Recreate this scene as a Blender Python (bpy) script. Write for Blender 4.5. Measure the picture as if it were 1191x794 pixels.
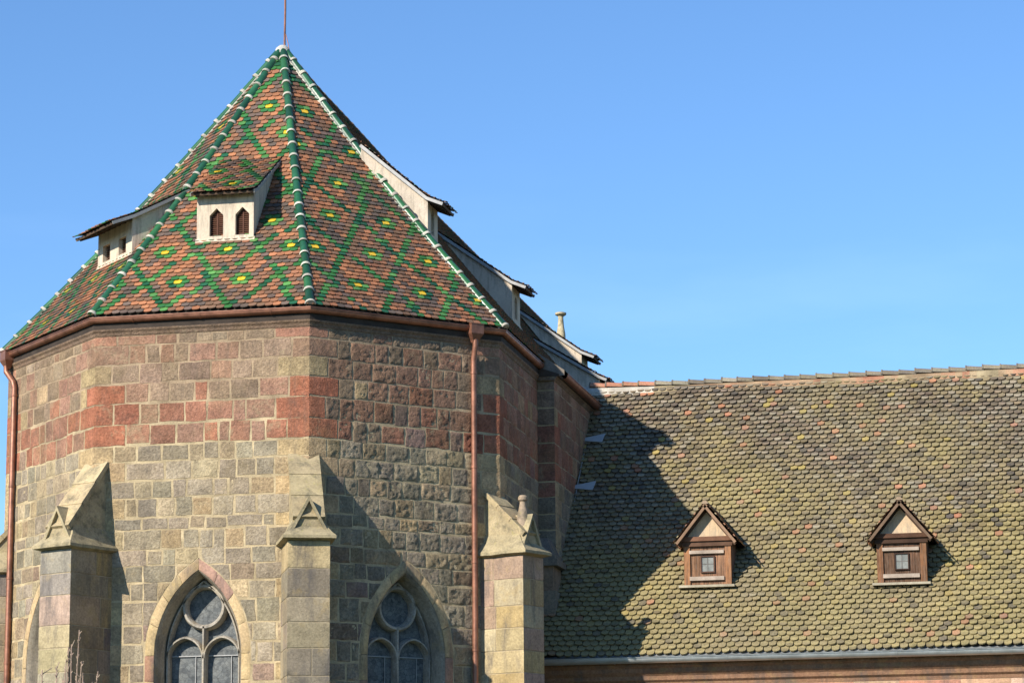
import bpy, math, random
from math import sin, cos, pi, sqrt, radians, floor, hypot
from mathutils import Vector, Matrix, noise
random.seed(7)
for o in list(bpy.data.objects): bpy.data.objects.remove(o)
S = bpy.context.scene
COL = S.collection

# ------------------------------------------------------------------ camera
cam = bpy.data.cameras.new('camera'); camo = bpy.data.objects.new('camera', cam); COL.objects.link(camo)
cam.sensor_width = 36; cam.lens = 36*3173.68/1191; cam.clip_start = .5; cam.clip_end = 6000
YAW = 0.0863448546 - radians(16.867212574); PITCH = .1958296; ROLL = -.00871748
fw = Vector((sin(YAW)*cos(PITCH), cos(YAW)*cos(PITCH), sin(PITCH)))
rt = Vector((cos(YAW), -sin(YAW), 0)); up = rt.cross(fw)
r2 = rt*cos(ROLL)+up*sin(ROLL); u2 = -rt*sin(ROLL)+up*cos(ROLL)
M = Matrix.Identity(4)
for i in range(3):
    M[i][0] = r2[i]; M[i][1] = u2[i]; M[i][2] = -fw[i]
M[0][3], M[1][3], M[2][3] = 14.50773, -47.848989, 1.7
camo.matrix_world = M
S.camera = camo

# ------------------------------------------------------------------ sky, sun, exposure
SUN_AZ, SUN_EL = radians(-32.0), radians(31.0)      # azimuth from -Y towards +X
sd = Vector((sin(SUN_AZ)*cos(SUN_EL), -cos(SUN_AZ)*cos(SUN_EL), sin(SUN_EL)))
wd = bpy.data.worlds.new('World'); S.world = wd; wd.use_nodes = True
nt = wd.node_tree; bg = nt.nodes['Background']
sky = nt.nodes.new('ShaderNodeTexSky'); sky.sky_type = 'NISHITA'; sky.sun_disc = False
sky.sun_elevation = SUN_EL; sky.sun_rotation = math.atan2(sd.x, sd.y)
sky.air_density = 1.0; sky.dust_density = .0; sky.ozone_density = 3.4; sky.altitude = 200
tcw = nt.nodes.new('ShaderNodeTexCoord'); mpw = nt.nodes.new('ShaderNodeMapping'); mpw.inputs['Scale'].default_value = (5, 5, 22)
nw = nt.nodes.new('ShaderNodeTexNoise'); nw.inputs['Scale'].default_value = 1.6; nw.inputs['Detail'].default_value = 6
nt.links.new(tcw.outputs['Generated'], mpw.inputs[0]); nt.links.new(mpw.outputs[0], nw.inputs['Vector'])
r1 = nt.nodes.new('ShaderNodeMapRange'); nt.links.new(nw.outputs[0], r1.inputs[0]); r1.inputs[1].default_value = .5; r1.inputs[2].default_value = .75; r1.inputs[4].default_value = .16
sx = nt.nodes.new('ShaderNodeSeparateXYZ'); nt.links.new(tcw.outputs['Generated'], sx.inputs[0])
r2_ = nt.nodes.new('ShaderNodeMapRange'); nt.links.new(sx.outputs[2], r2_.inputs[0]); r2_.inputs[1].default_value = .27; r2_.inputs[2].default_value = .15; r2_.inputs[3].default_value = 0; r2_.inputs[4].default_value = 1
mm = nt.nodes.new('ShaderNodeMath'); mm.operation = 'MULTIPLY'; nt.links.new(r1.outputs[0], mm.inputs[0]); nt.links.new(r2_.outputs[0], mm.inputs[1])
mxw = nt.nodes.new('ShaderNodeMix'); mxw.data_type = 'RGBA'; nt.links.new(mm.outputs[0], mxw.inputs[0]); nt.links.new(sky.outputs[0], mxw.inputs[6]); mxw.inputs[7].default_value = (6.5, 7.2, 8, 1)
tnt = nt.nodes.new('ShaderNodeMix'); tnt.data_type = 'RGBA'; tnt.blend_type = 'MULTIPLY'; tnt.inputs[0].default_value = 1
nt.links.new(mxw.outputs[2], tnt.inputs[6]); tnt.inputs[7].default_value = (.72, .925, 1.12, 1)
nt.links.new(tnt.outputs[2], bg.inputs[0]); bg.inputs[1].default_value = .109
sl = bpy.data.lights.new('sun', 'SUN'); sl.energy = 5.0; sl.angle = radians(.53); sl.color = (1, .93, .82)
so = bpy.data.objects.new('sun', sl); COL.objects.link(so)
so.rotation_mode = 'QUATERNION'; so.rotation_quaternion = sd.to_track_quat('Z', 'Y')
so.location = (-30, -60, 60)
vs = S.view_settings; vs.view_transform = 'Standard'; vs.look = 'None'; vs.gamma = 1; vs.exposure = .62; vs.use_curve_mapping = False

# ------------------------------------------------------------------ materials
def new_mat(name):
    m = bpy.data.materials.new(name); m.use_nodes = True
    return m, m.node_tree, m.node_tree.nodes['Principled BSDF']
def nd(t, typ, **kw):
    n = t.nodes.new(typ)
    for k, v in kw.items(): setattr(n, k, v)
    return n
def noise_node(t, scale, detail=4, rough=.6, co=None):
    n = nd(t, 'ShaderNodeTexNoise'); n.inputs['Scale'].default_value = scale
    n.inputs['Detail'].default_value = detail; n.inputs['Roughness'].default_value = rough
    if co is not None: t.links.new(co, n.inputs['Vector'])
    return n
def remap(t, src, a, b, lo=.3, hi=.7):
    n = nd(t, 'ShaderNodeMapRange'); t.links.new(src, n.inputs[0])
    n.inputs[1].default_value = lo; n.inputs[2].default_value = hi; n.inputs[3].default_value = a; n.inputs[4].default_value = b
    return n.outputs[0]
def mixc(t, fac, a, b, mode='MIX'):
    n = nd(t, 'ShaderNodeMix', data_type='RGBA', blend_type=mode)
    for sock, v in ((n.inputs[0], fac), (n.inputs[6], a), (n.inputs[7], b)):
        if isinstance(v, (int, float)): sock.default_value = v
        elif isinstance(v, tuple): sock.default_value = (*v, 1)
        else: t.links.new(v, sock)
    return n.outputs[2]
def grey(t, val):
    n = nd(t, 'ShaderNodeCombineColor')
    for i in range(3): t.links.new(val, n.inputs[i])
    return n.outputs[0]
def bump(t, b, src, strength, dist=.02):
    n = nd(t, 'ShaderNodeBump'); n.inputs['Strength'].default_value = strength; n.inputs['Distance'].default_value = dist
    t.links.new(src, n.inputs['Height']); t.links.new(n.outputs[0], b.inputs['Normal'])
def tinted(name, rough=.9, n1=(2.2, .8, 1.2), n2=(38, .75, 1.25), bscale=45, bstr=.5, bdist=.02, spec=.25, extra=None, stretch=None):
    """a material whose colour is each piece's own tint, varied by two scales of noise"""
    m, t, b = new_mat(name)
    tc = nd(t, 'ShaderNodeTexCoord'); co = tc.outputs['Object']
    if stretch:
        mp = nd(t, 'ShaderNodeMapping'); mp.inputs['Scale'].default_value = stretch; t.links.new(co, mp.inputs[0]); co = mp.outputs[0]
    at = nd(t, 'ShaderNodeAttribute', attribute_name='tint')
    a = noise_node(t, n1[0], 5, .6, co); c = noise_node(t, n2[0], 5, .7, co)
    col = mixc(t, 1.0, at.outputs['Color'], grey(t, remap(t, a.outputs[0], n1[1], n1[2])), 'MULTIPLY')
    col = mixc(t, 1.0, col, grey(t, remap(t, c.outputs[0], n2[1], n2[2])), 'MULTIPLY')
    if extra: col = extra(t, co, col)
    t.links.new(col, b.inputs['Base Color'])
    b.inputs['Roughness'].default_value = rough; b.inputs['Specular IOR Level'].default_value = spec
    d = noise_node(t, bscale, 6, .7, co); bump(t, b, d.outputs[0], bstr, bdist)
    return m
def stone_extra(t, co, col):
    a = noise_node(t, 1.1, 6, .65, co)                              # ochre bloom and grey soot of weathered sandstone
    col = mixc(t, remap(t, a.outputs[0], 0, .28, .5, .72), col, (.34, .25, .12))
    b = noise_node(t, 4.5, 6, .75, co)
    col = mixc(t, remap(t, b.outputs[0], 0, .45, .54, .75), col, (.085, .072, .06))
    p = noise_node(t, 2.3, 6, .75, co)                              # old lime smeared over the faces
    col = mixc(t, remap(t, p.outputs[0], 0, .55, .56, .68), col, (.36, .285, .175))
    mp = nd(t, 'ShaderNodeMapping'); mp.inputs['Scale'].default_value = (2.2, 2.2, .22); t.links.new(co, mp.inputs[0])
    sk = noise_node(t, 1.7, 6, .75, mp.outputs[0])                  # long run-off streaks
    col = mixc(t, remap(t, sk.outputs[0], 0, .5, .53, .72), col, (.11, .09, .072))
    so_ = noise_node(t, .75, 7, .7, co)                             # soot and damp spreading over several stones
    col = mixc(t, remap(t, so_.outputs[0], 0, .42, .52, .7), col, (.12, .1, .078))
    v = noise_node(t, 120, 2, .5, co)
    return mixc(t, remap(t, v.outputs[0], 0, .35, .58, .7), col, (.05, .042, .036))
M_STONE = tinted('sandstone', .93, (3.4, .72, 1.26), (22, .6, 1.36), 30, 1.0, .03, .12, stone_extra)
def ash_extra(t, co, col):
    mp = nd(t, 'ShaderNodeMapping'); mp.inputs['Scale'].default_value = (1.6, 1.6, .35); t.links.new(co, mp.inputs[0])
    a = noise_node(t, 2.2, 6, .7, mp.outputs[0])                     # run-off streaks down the dressed stone
    col = mixc(t, remap(t, a.outputs[0], 0, .7, .5, .68), col, (.1, .09, .085))
    b = noise_node(t, 3.1, 5, .7, co)
    col = mixc(t, remap(t, b.outputs[0], 0, .4, .55, .7), col, (.38, .27, .11))
    return col
M_ASHLAR = tinted('dressed_sandstone', .9, (2.0, .78, 1.2), (24, .7, 1.26), 45, .7, .015, .15, ash_extra)
def cap_extra(t, co, col):
    a = noise_node(t, 4.0, 6, .7, co)
    col = mixc(t, remap(t, a.outputs[0], 0, .75, .48, .66), col, (.11, .1, .07))
    b = noise_node(t, 13, 4, .7, co)
    return mixc(t, remap(t, b.outputs[0], 0, .5, .58, .7), col, (.32, .28, .09))
M_CAP = tinted('lichened_stone', .93, (2.5, .8, 1.2), (30, .8, 1.2), 40, .5, .02, .15, cap_extra)
M_MORTAR = tinted('lime_mortar', .95, (2.4, .5, 1.15), (42, .8, 1.15), 60, .7, .02, .1)
def tile_extra(t, co, col):
    a = noise_node(t, 9, 5, .7, co)
    col = mixc(t, remap(t, a.outputs[0], 0, .35, .52, .7), col, (.09, .075, .06))
    b = noise_node(t, 28, 4, .7, co)
    return mixc(t, remap(t, b.outputs[0], 0, .3, .6, .72), col, (.3, .26, .2))
M_TILE = tinted('clay_tile', .78, (3, .85, 1.15), (34, .8, 1.2), 70, .3, .01, .35, tile_extra)
M_GLAZE = tinted('glazed_tile', .3, (5, .8, 1.2), (30, .88, 1.12), 22, .12, .01, .5)
def moss_extra(t, co, col):
    big = noise_node(t, .45, 4, .6, co); mid = noise_node(t, 6.5, 6, .72, co); fin = noise_node(t, 46, 4, .75, co)
    sp = nd(t, 'ShaderNodeSeparateXYZ'); t.links.new(co, sp.inputs[0])
    z = remap(t, sp.outputs[2], .62, .4, 5.6, 11.5)
    ad = nd(t, 'ShaderNodeMath', operation='ADD'); t.links.new(mid.outputs[0], ad.inputs[0])
    b2 = nd(t, 'ShaderNodeMath', operation='MULTIPLY_ADD'); t.links.new(big.outputs[0], b2.inputs[0]); b2.inputs[1].default_value = .8
    t.links.new(z, b2.inputs[2]); t.links.new(b2.outputs[0], ad.inputs[1])
    lichen = mixc(t, remap(t, fin.outputs[0], 0, 1, .35, .65), (.17, .14, .06), (.40, .335, .195))
    col = mixc(t, remap(t, ad.outputs[0], 0, .6, 1.25, 1.6), col, lichen)
    bl = noise_node(t, 17, 5, .7, co)
    return mixc(t, remap(t, bl.outputs[0], 0, .55, .56, .7), col, (.06, .055, .045))
M_MOSS = tinted('mossy_tile', .95, (1.5, .85, 1.15), (40, .7, 1.25), 55, .7, .02, .1, moss_extra)
def plast_extra(t, co, col):
    mp = nd(t, 'ShaderNodeMapping'); mp.inputs['Scale'].default_value = (7, 7, .9); t.links.new(co, mp.inputs[0])
    a = noise_node(t, 1.6, 6, .75, mp.outputs[0])
    col = mixc(t, remap(t, a.outputs[0], 0, .5, .52, .42), col, (.27, .23, .18))
    b = noise_node(t, 5, 6, .75, co)
    return mixc(t, remap(t, b.outputs[0], 0, .35, .55, .72), col, (.36, .3, .23))
M_PLAST = tinted('lime_plaster', .92, (1.6, .85, 1.1), (24, .88, 1.08), 40, .5, .012, .15, plast_extra)
def wood_extra(t, co, col):
    mp = nd(t, 'ShaderNodeMapping'); mp.inputs['Scale'].default_value = (26, 26, 1.6); t.links.new(co, mp.inputs[0])
    a = noise_node(t, 1.5, 6, .7, mp.outputs[0])
    col = mixc(t, remap(t, a.outputs[0], .0, .75, .45, .66), col, (.035, .022, .015))
    b = noise_node(t, 3.4, 5, .7, mp.outputs[0])
    return mixc(t, remap(t, b.outputs[0], 0, .6, .5, .7), col, (.2, .155, .12))
M_WOOD = tinted('weathered_wood', .85, (4, .75, 1.25), (60, .85, 1.15), 60, .4, .008, .2, wood_extra)
M_WOODH = tinted('weathered_beam', .85, (4, .7, 1.3), (60, .8, 1.2), 60, .4, .008, .2)
def metal(name, col, rough, met, var=.25):
    m, t, b = new_mat(name)
    co = nd(t, 'ShaderNodeTexCoord').outputs['Object']
    a = noise_node(t, 3.5, 6, .7, co)
    k = remap(t, a.outputs[0], 1-var, 1+var)
    t.links.new(mixc(t, 1.0, col, grey(t, k), 'MULTIPLY'), b.inputs['Base Color'])
    t.links.new(remap(t, noise_node(t, 9, 5, .7, co).outputs[0], rough-.1, rough+.12), b.inputs['Roughness'])
    b.inputs['Metallic'].default_value = met
    bump(t, b, noise_node(t, 14, 3, .5, co).outputs[0], .12, .01)
    return m
M_COPPER = metal('weathered_copper', (.27, .12, .075), .48, .5, .45)
M_ZINC = metal('zinc', (.42, .44, .44), .42, .6, .18)
M_LEAD = metal('lead_flashing', (.27, .265, .255), .55, .3, .2)
M_PLATE = metal('pale_zinc', (.36, .38, .39), .7, .1, .1)
M_DARK, _t, _b = new_mat('dark_interior'); _b.inputs['Base Color'].default_value = (.012, .011, .01, 1); _b.inputs['Roughness'].default_value = 1
# leaded church glass: small quarries, each with its own tone and tilt
M_GLASS, t, b = new_mat('leaded_glass')
co = nd(t, 'ShaderNodeTexCoord').outputs['Object']
vo = nd(t, 'ShaderNodeTexVoronoi'); vo.inputs['Scale'].default_value = 16; t.links.new(co, vo.inputs['Vector'])
ve = nd(t, 'ShaderNodeTexVoronoi', feature='DISTANCE_TO_EDGE'); ve.inputs['Scale'].default_value = 16; t.links.new(co, ve.inputs['Vector'])
vg = nd(t, 'ShaderNodeSeparateColor'); t.links.new(vo.outputs['Color'], vg.inputs[0])
c = mixc(t, remap(t, vg.outputs[0], 0, 1, 0, 1), (.05, .056, .06), (.125, .135, .135))
c = mixc(t, remap(t, noise_node(t, 7, 5, .7, co).outputs[0], 0, .55, .42, .66), c, (.22, .22, .2))
c = mixc(t, remap(t, ve.outputs[0], .75, 0, .0, .06), c, (.035, .035, .035))
t.links.new(c, b.inputs['Base Color']); b.inputs['Roughness'].default_value = .5; b.inputs['Specular IOR Level'].default_value = .25
bump(t, b, vg.outputs[1], .25, .01)
M_PANE, t, b = new_mat('dusty_pane')
co = nd(t, 'ShaderNodeTexCoord').outputs['Object']
t.links.new(mixc(t, remap(t, noise_node(t, 9, 4, .6, co).outputs[0], 0, 1), (.13, .14, .13), (.25, .255, .235)), b.inputs['Base Color']); b.inputs['Roughness'].default_value = .5; b.inputs['Specular IOR Level'].default_value = .2
M_BARK = tinted('twig_bark', .9, (5, .8, 1.2), (50, .8, 1.2), 60, .4)
M_GRASS, t, b = new_mat('grass')
co = nd(t, 'ShaderNodeTexCoord').outputs['Object']
t.links.new(mixc(t, remap(t, noise_node(t, 1.3, 6, .7, co).outputs[0], 0, 1), (.045, .07, .02), (.1, .11, .04)), b.inputs['Base Color']); b.inputs['Roughness'].default_value = 1
bump(t, b, noise_node(t, 60, 4, .7, co).outputs[0], 1, .05)

# ------------------------------------------------------------------ helpers
def V(*a): return Vector(a)
class MB:
    """collects faces (each with its tint and material slot) and links them as ONE mesh object"""
    def __init__(s): s.v = []; s.f = []; s.c = []; s.m = []
    def pt(s, p): s.v.append(tuple(p)); return len(s.v)-1
    def poly(s, pts, col=(.5, .5, .5), mi=0):
        b = len(s.v); s.v.extend(tuple(p) for p in pts); s.f.append(tuple(range(b, b+len(pts)))); s.c.append(col); s.m.append(mi)
    def face(s, idx, col=(.5, .5, .5), mi=0): s.f.append(tuple(idx)); s.c.append(col); s.m.append(mi)
    def grid(s, rows, col=(.5, .5, .5), mi=0, close=False):
        ids = [[s.pt(p) for p in r] for r in rows]
        for a, b in zip(ids, ids[1:]):
            n = len(a)
            for i in range(n if close else n-1):
                s.face((a[i], a[(i+1) % n], b[(i+1) % n], b[i]), col, mi)
        return ids
    def box(s, P, u0, u1, v0, v1, n0, n1, col=(.5, .5, .5), mi=0):
        q = [s.pt(P(u, v, n)) for n in (n0, n1) for v in (v0, v1) for u in (u0, u1)]
        for f in ((0, 1, 3, 2), (4, 6, 7, 5), (0, 4, 5, 1), (2, 3, 7, 6), (0, 2, 6, 4), (1, 5, 7, 3)): s.face([q[i] for i in f], col, mi)
    def prism(s, a, b, col=(.5, .5, .5), mi=0):
        """two matching outlines joined and capped"""
        n = len(a); ia = [s.pt(p) for p in a]; ib = [s.pt(p) for p in b]
        for i in range(n): s.face((ia[i], ia[(i+1) % n], ib[(i+1) % n], ib[i]), col, mi)
        s.face(ia[::-1], col, mi); s.face(ib, col, mi)
    def tube(s, pts, rad, col=(.5, .5, .5), mi=0, n=8):
        rows = []
        for i, p in enumerate(pts):
            d = (pts[min(i+1, len(pts)-1)]-pts[max(i-1, 0)]).normalized()
            a = d.orthogonal().normalized() if i == 0 else (a-d*a.dot(d)).normalized()
            b = d.cross(a); r = rad[i] if isinstance(rad, (list, tuple)) else rad
            rows.append([p+(a*cos(2*pi*k/n)+b*sin(2*pi*k/n))*r for k in range(n)])
        ids = s.grid(rows, col, mi, True)
        s.face(ids[0][::-1], col, mi); s.face(ids[-1], col, mi)
    def build(s, name, mats, parent=None, smooth=False, label=None, recalc=True):
        me = bpy.data.meshes.new(name); me.from_pydata(s.v, [], s.f)
        for m in (mats if isinstance(mats, (list, tuple)) else [mats]): me.materials.append(m)
        me.polygons.foreach_set('material_index', s.m)
        at = me.attributes.new('tint', 'FLOAT_COLOR', 'FACE')
        at.data.foreach_set('color', [x for c in s.c for x in (*c[:3], 1)])
        if smooth: me.polygons.foreach_set('use_smooth', [True]*len(s.f))
        me.update()
        if recalc:
            import bmesh
            bm = bmesh.new(); bm.from_mesh(me); bmesh.ops.recalc_face_normals(bm, faces=bm.faces); bm.to_mesh(me); bm.free()
        if smooth: me.set_sharp_from_angle(angle=radians(38))
        o = bpy.data.objects.new(name, me); COL.objects.link(o)
        if parent: o.parent = parent
        if label: o['label'] = label
        return o
def thing(name, label, cat, loc=(0, 0, 0), group=None):
    o = bpy.data.objects.new(name, None); COL.objects.link(o); o['label'] = label; o['category'] = cat
    o.empty_display_size = .5
    if group: o['group'] = group
    return o
def frame(o, u, v, n):
    o, u, v, n = Vector(o), Vector(u), Vector(v), Vector(n)
    return lambda a, b, c=0.0: o+u*a+v*b+n*c
def jit(c, k=.12, rnd=random):
    f = 1+rnd.uniform(-k, k); return tuple(max(0, x*f*(1+rnd.uniform(-.022, .022))) for x in c)
def lerpc(a, b, f): return tuple(x+(y-x)*f for x, y in zip(a, b))
def nz(x, y, z=0): return noise.noise(Vector((x, y, z)))
def sstep(x): x = max(0, min(1, x)); return x*x*(3-2*x)

def block(mb, P, u0, u1, v0, v1, col, relief=.02, rough=.008, gap=.008, cl=None, cr=None, hardL=False, hardR=False, step=.055, mi=0, seed=0., wob=.016, back=-.014):
    """one stone: a rounded slab with a broken face; cl/cr are functions of v that clip it"""
    nu = max(3, int(round((u1-u0)/step))); nv = max(3, int(round((v1-v0)/step)))
    rows = []
    ss = random.uniform(0, 90)+seed
    gl, gr, gb, gtp = [gap*random.uniform(.4, 1.7) for _ in range(4)]
    tilt = [random.uniform(-1, 1)*wob*.8 for _ in range(4)]
    dvv = min(.2, .011/max(.03, v1-v0)); duu = min(.2, .011/max(.03, u1-u0))
    tl = [0, dvv]+[dvv+(1-2*dvv)*q/(nv-2) for q in range(1, nv-2)]+[1-dvv, 1] if nv > 3 else [0, dvv, 1-dvv, 1]
    sl_ = [0, duu]+[duu+(1-2*duu)*q/(nu-2) for q in range(1, nu-2)]+[1-duu, 1] if nu > 3 else [0, duu, 1-duu, 1]
    nv, nu = len(tl)-1, len(sl_)-1
    for j in range(nv+1):
        t = tl[j]; row = []
        v = v0+gb+(v1-v0-gb-gtp)*t
        a = u0+(0 if hardL else gl+tilt[0]*(t-.5)); b = u1-(0 if hardR else gr+tilt[1]*(t-.5))
        lc = rc = False
        if cl: 
            x = cl(v)
            if x > a: a = x; lc = True
        if cr:
            x = cr(v)
            if x < b: b = x; rc = True
        if b < a: a = b = (a+b)/2
        for i in range(nu+1):
            s = sl_[i]; u = a+(b-a)*s
            dv = min(t, 1-t)*(v1-v0); dl = s*(b-a); dr = (1-s)*(b-a)
            e = min(dv, dl, dr)
            edge = (j in (0, nv)) or (i == 0 and not hardL) or (i == nu and not hardR)
            prof = sstep(e/.026)
            n = relief*prof*(.6+.8*nz(u*2.3+ss, v*2.3, 1.7))+rough*prof*(.7*nz(u*8+ss, v*8, .3)+.8*nz(u*19, v*19+ss, .9)+.9*nz(u*43+ss, v*43, 2.9))
            if edge: n = back
            elif e < .014: n = .3*n+.001
            if (i == 0 and hardL) or (i == nu and hardR): n = 0 if j not in (0, nv) else back*.3
            w = 0 if ((i == 0 and (hardL or lc)) or (i == nu and (hardR or rc))) else wob
            uu = u+w*nz(u*7+ss, v*7, 5.1); vv = v+(wob*nz(u*6, v*6+ss, 8.2) if not (hardL and i == 0 or hardR and i == nu) else 0)
            row.append(P(uu, vv, n))
        rows.append(row)
    mb.grid(rows, col, mi)

def wall_rows(mb, P, u0, u1, vs, openings=(), n=0., col=(.5, .5, .5), mi=0):
    """a wall sheet with openings; an opening is (centre, half width as a function of v)"""
    for a, b in zip(vs, vs[1:]):
        e = 1e-5; cur0 = cur1 = u0
        for c, hw in sorted(openings, key=lambda q: q[0]):
            h0, h1 = hw(a+e), hw(b-e)
            if h0 <= 0 and h1 <= 0: continue
            cc = col(a) if callable(col) else col
            mb.poly([P(cur0, a, n), P(c-max(h0, 0), a, n), P(c-max(h1, 0), b, n), P(cur1, b, n)], cc, mi)
            cur0, cur1 = c+max(h0, 0), c+max(h1, 0)
        mb.poly([P(cur0, a, n), P(u1, a, n), P(u1, b, n), P(cur1, b, n)], col(a) if callable(col) else col, mi)

def sweep(mb, path, prof, col=(.5, .5, .5), mi=0, caps=True):
    """sweep a profile of (out, z) along a plan path, mitred; 'out' is to the right of the path direction"""
    nn = []
    for a, b in zip(path, path[1:]):
        d = Vector((b[0]-a[0], b[1]-a[1])).normalized(); nn.append(Vector((d.y, -d.x)))
    rows = []
    for i, p in enumerate(path):
        if i == 0: m = nn[0]
        elif i == len(path)-1: m = nn[-1]
        else:
            m = (nn[i-1]+nn[i]).normalized(); m = m/max(.3, m.dot(nn[i]))
        rows.append([V(p[0]+m.x*o, p[1]+m.y*o, z) for o, z in prof])
    ids = mb.grid(rows, col, mi)
    if caps: mb.face(ids[0][::-1], col, mi); mb.face(ids[-1], col, mi)

def tiles(mb, P, v0, v1, lim, colf, expo=.113, w=.143, lift=.021, thick=.016, sag=None, nb=5, wild=1., skip=None, arcd=.042):
    """courses of beaver-tail tiles: every tile its own shield with a rounded tail lying over the course below"""
    nrow = int((v1-v0)/expo)+1
    for j in range(nrow):
        vb = v0+j*expo
        L = min(expo*2.05, v1-vb+.02)
        if L < .03: continue
        ul, ur = lim(vb+expo*.5)
        off = (j % 2)*w*.5
        i0 = floor((ul-off)/w)-1; i1 = floor((ur-off)/w)+1
        for i in range(i0, i1+1):
            uc = (i+.5)*w+off
            if uc+w*.5 < ul or uc-w*.5 > ur: continue
            if skip and skip(uc, vb+expo*.5): continue
            col, mi, *c2 = colf(uc, vb+expo*.5, i, j)
            hw = w*.5-.003*wild; rot = random.gauss(0, .012)*wild; dn = abs(random.gauss(0, .0035))*wild; dv = random.gauss(0, .004)*wild
            if wild > 1 and random.random() < .022: dv -= random.uniform(.015, .05); rot += random.uniform(-.1, .1); dn += .008
            arc = arcd if L > .07 else .02
            pts = [(-hw, L), (-hw, arc)]+[(-hw*cos(pi*k/nb), arc*(1-sin(pi*k/nb)**.8)) for k in range(1, nb)]+[(hw, arc), (hw, L)]
            if c2:
                ys = arc+random.uniform(.01, .035); pts = [pts[0], (-hw, ys)]+pts[1:-1]+[(hw, ys), pts[-1]]
            top = []; bot = []
            for x, y in pts:
                a, b2 = x-rot*y, y+rot*x
                u = min(max(uc+a, ul), ur); v = vb+b2+dv
                h = .010+lift*2*(1-y/(expo*2.05))+dn*(1-y/L)
                if sag: h += sag(u, v)
                top.append(mb.pt(P(u, v, h))); bot.append(mb.pt(P(u, v, h-thick)) if y <= arc+1e-6 else None)
            if c2: mb.face((top[0], top[-1], top[-2], top[1]), c2[0], mi); mb.face(top[1:-1][::-1], col, mi)
            else: mb.face(top[::-1], col, mi)
            ks = [k for k in range(len(pts)) if bot[k] is not None]
            for a, b2 in zip(ks, ks[1:]): mb.face((top[a], top[b2], bot[b2], bot[a]), col, mi)

def half_round(mb, p0, p1, r0, r1, side, upv, cols, n=10, dz=0, cap=True, mi=0):
    rows = []
    for p, r in ((p0, r0), (p1, r1)):
        rows.append([p+side*(r*cos(pi*k/n))+upv*(r*sin(pi*k/n)+dz) for k in range(n+1)])
    ids = mb.grid(rows, cols, mi)
    if cap: mb.face(ids[0], cols, mi); mb.face(ids[1][::-1], cols, mi)

# ------------------------------------------------------------------ dimensions (metres; origin under the apex, X along the front wall, Y to the back)
RW, RG = 4.9561, 5.1089
AP, APG = RW*cos(pi/8), RG*cos(pi/8)
LW, LG = 2*RW*sin(pi/8), 2*RG*sin(pi/8)
ZG, ZA = 11.214, 17.27
LR = hypot(APG, ZA-ZG)
YEND, YSTEP, XS = 27.7, 1.43, 4.9
ZTOP = 10.91
def fdir(k): a = k*pi/4; return V(sin(a), -cos(a), 0), V(cos(a), sin(a), 0)
def wallP(k):
    n, t = fdir(k); return frame(n*AP-t*LW/2, t, (0, 0, 1), n)
BELL = .15
def bell(f): return BELL*sin(pi*max(0, min(1, f)))
def roofP(k):
    n, t = fdir(k); up_ = (-n*APG+V(0, 0, ZA-ZG))/LR; nn = t.cross(up_)
    F0 = frame(n*APG+V(0, 0, ZG), t, up_, nn)
    return lambda u, v, w=0.: F0(u, v, w)-V(0, 0, bell(v/LR))
def cornerv(k, r, z): a = (k+.5)*pi/4; return V(r*sin(a), -r*cos(a), z)

# stone colours
RED = (.35, .135, .078); PINK = (.315, .18, .12); BRN = (.275, .195, .13); GRY = (.32, .265, .188); GRY2 = (.255, .213, .155)
OCH = (.44, .32, .175); POCH = (.47, .365, .22); MAUVE = (.27, .18, .14); MORT = (.50, .395, .24)
COURSES = [10.91, 10.73, 10.40, 10.07, 9.73, 9.36, 9.01, 8.715, 8.40, 8.10, 7.77, 7.56, 7.23, 6.95, 6.68, 6.37, 5.97, 5.66, 5.31, 5.0]
while COURSES[-1] > .05: COURSES.append(max(0, COURSES[-1]-random.uniform(.28, .36)))
def zone(z, k, rnd):
    r = rnd.random()
    if z > 10.4: c = BRN if r < .55 else (PINK if r < .88 else lerpc(GRY, BRN, .6))
    elif z > 9.73: c = PINK if r < .6 else (BRN if r < .86 else (lerpc(RED, PINK, .4) if r < .95 else OCH))
    elif z > 9.01: c = PINK if r < .32 else (lerpc(RED, PINK, rnd.uniform(.1, .7)) if r < .86 else (MAUVE if r < .9 else (BRN if r < .97 else OCH)))
    elif z > 7.7: c = GRY if r < .42 else (GRY2 if r < .64 else (lerpc(OCH, GRY, rnd.random()*.5) if r < .84 else (MAUVE if r < .88 else lerpc(POCH, GRY, .3))))
    else: c = GRY if r < .5 else (GRY2 if r < .76 else (lerpc(OCH, GRY, rnd.random()*.5) if r < .9 else (BRN if r < .97 else MAUVE)))
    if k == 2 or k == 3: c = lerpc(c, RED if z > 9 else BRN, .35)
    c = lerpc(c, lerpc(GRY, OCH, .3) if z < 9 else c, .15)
    if k == 1: c = tuple(x*.8 for x in c)  # face in raking light: its dimness is painted in as darker stone tints
    return jit(c, .17, rnd)
def quoin_col(ci):
    z = (COURSES[ci]+COURSES[ci+1])/2
    if z > 10.7: return jit(lerpc(PINK, RED, .3), .1)
    if z > 10.4: return jit(lerpc(PINK, BRN, .4), .1)
    if z > 10.07: return jit(lerpc(OCH, BRN, .3), .1)
    if z > 9.36: return jit(RED, .08)
    if z > 9.0: return jit(RED, .1)
    return jit(OCH if random.random() < .6 else lerpc(OCH, GRY, .5), .1)

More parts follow.
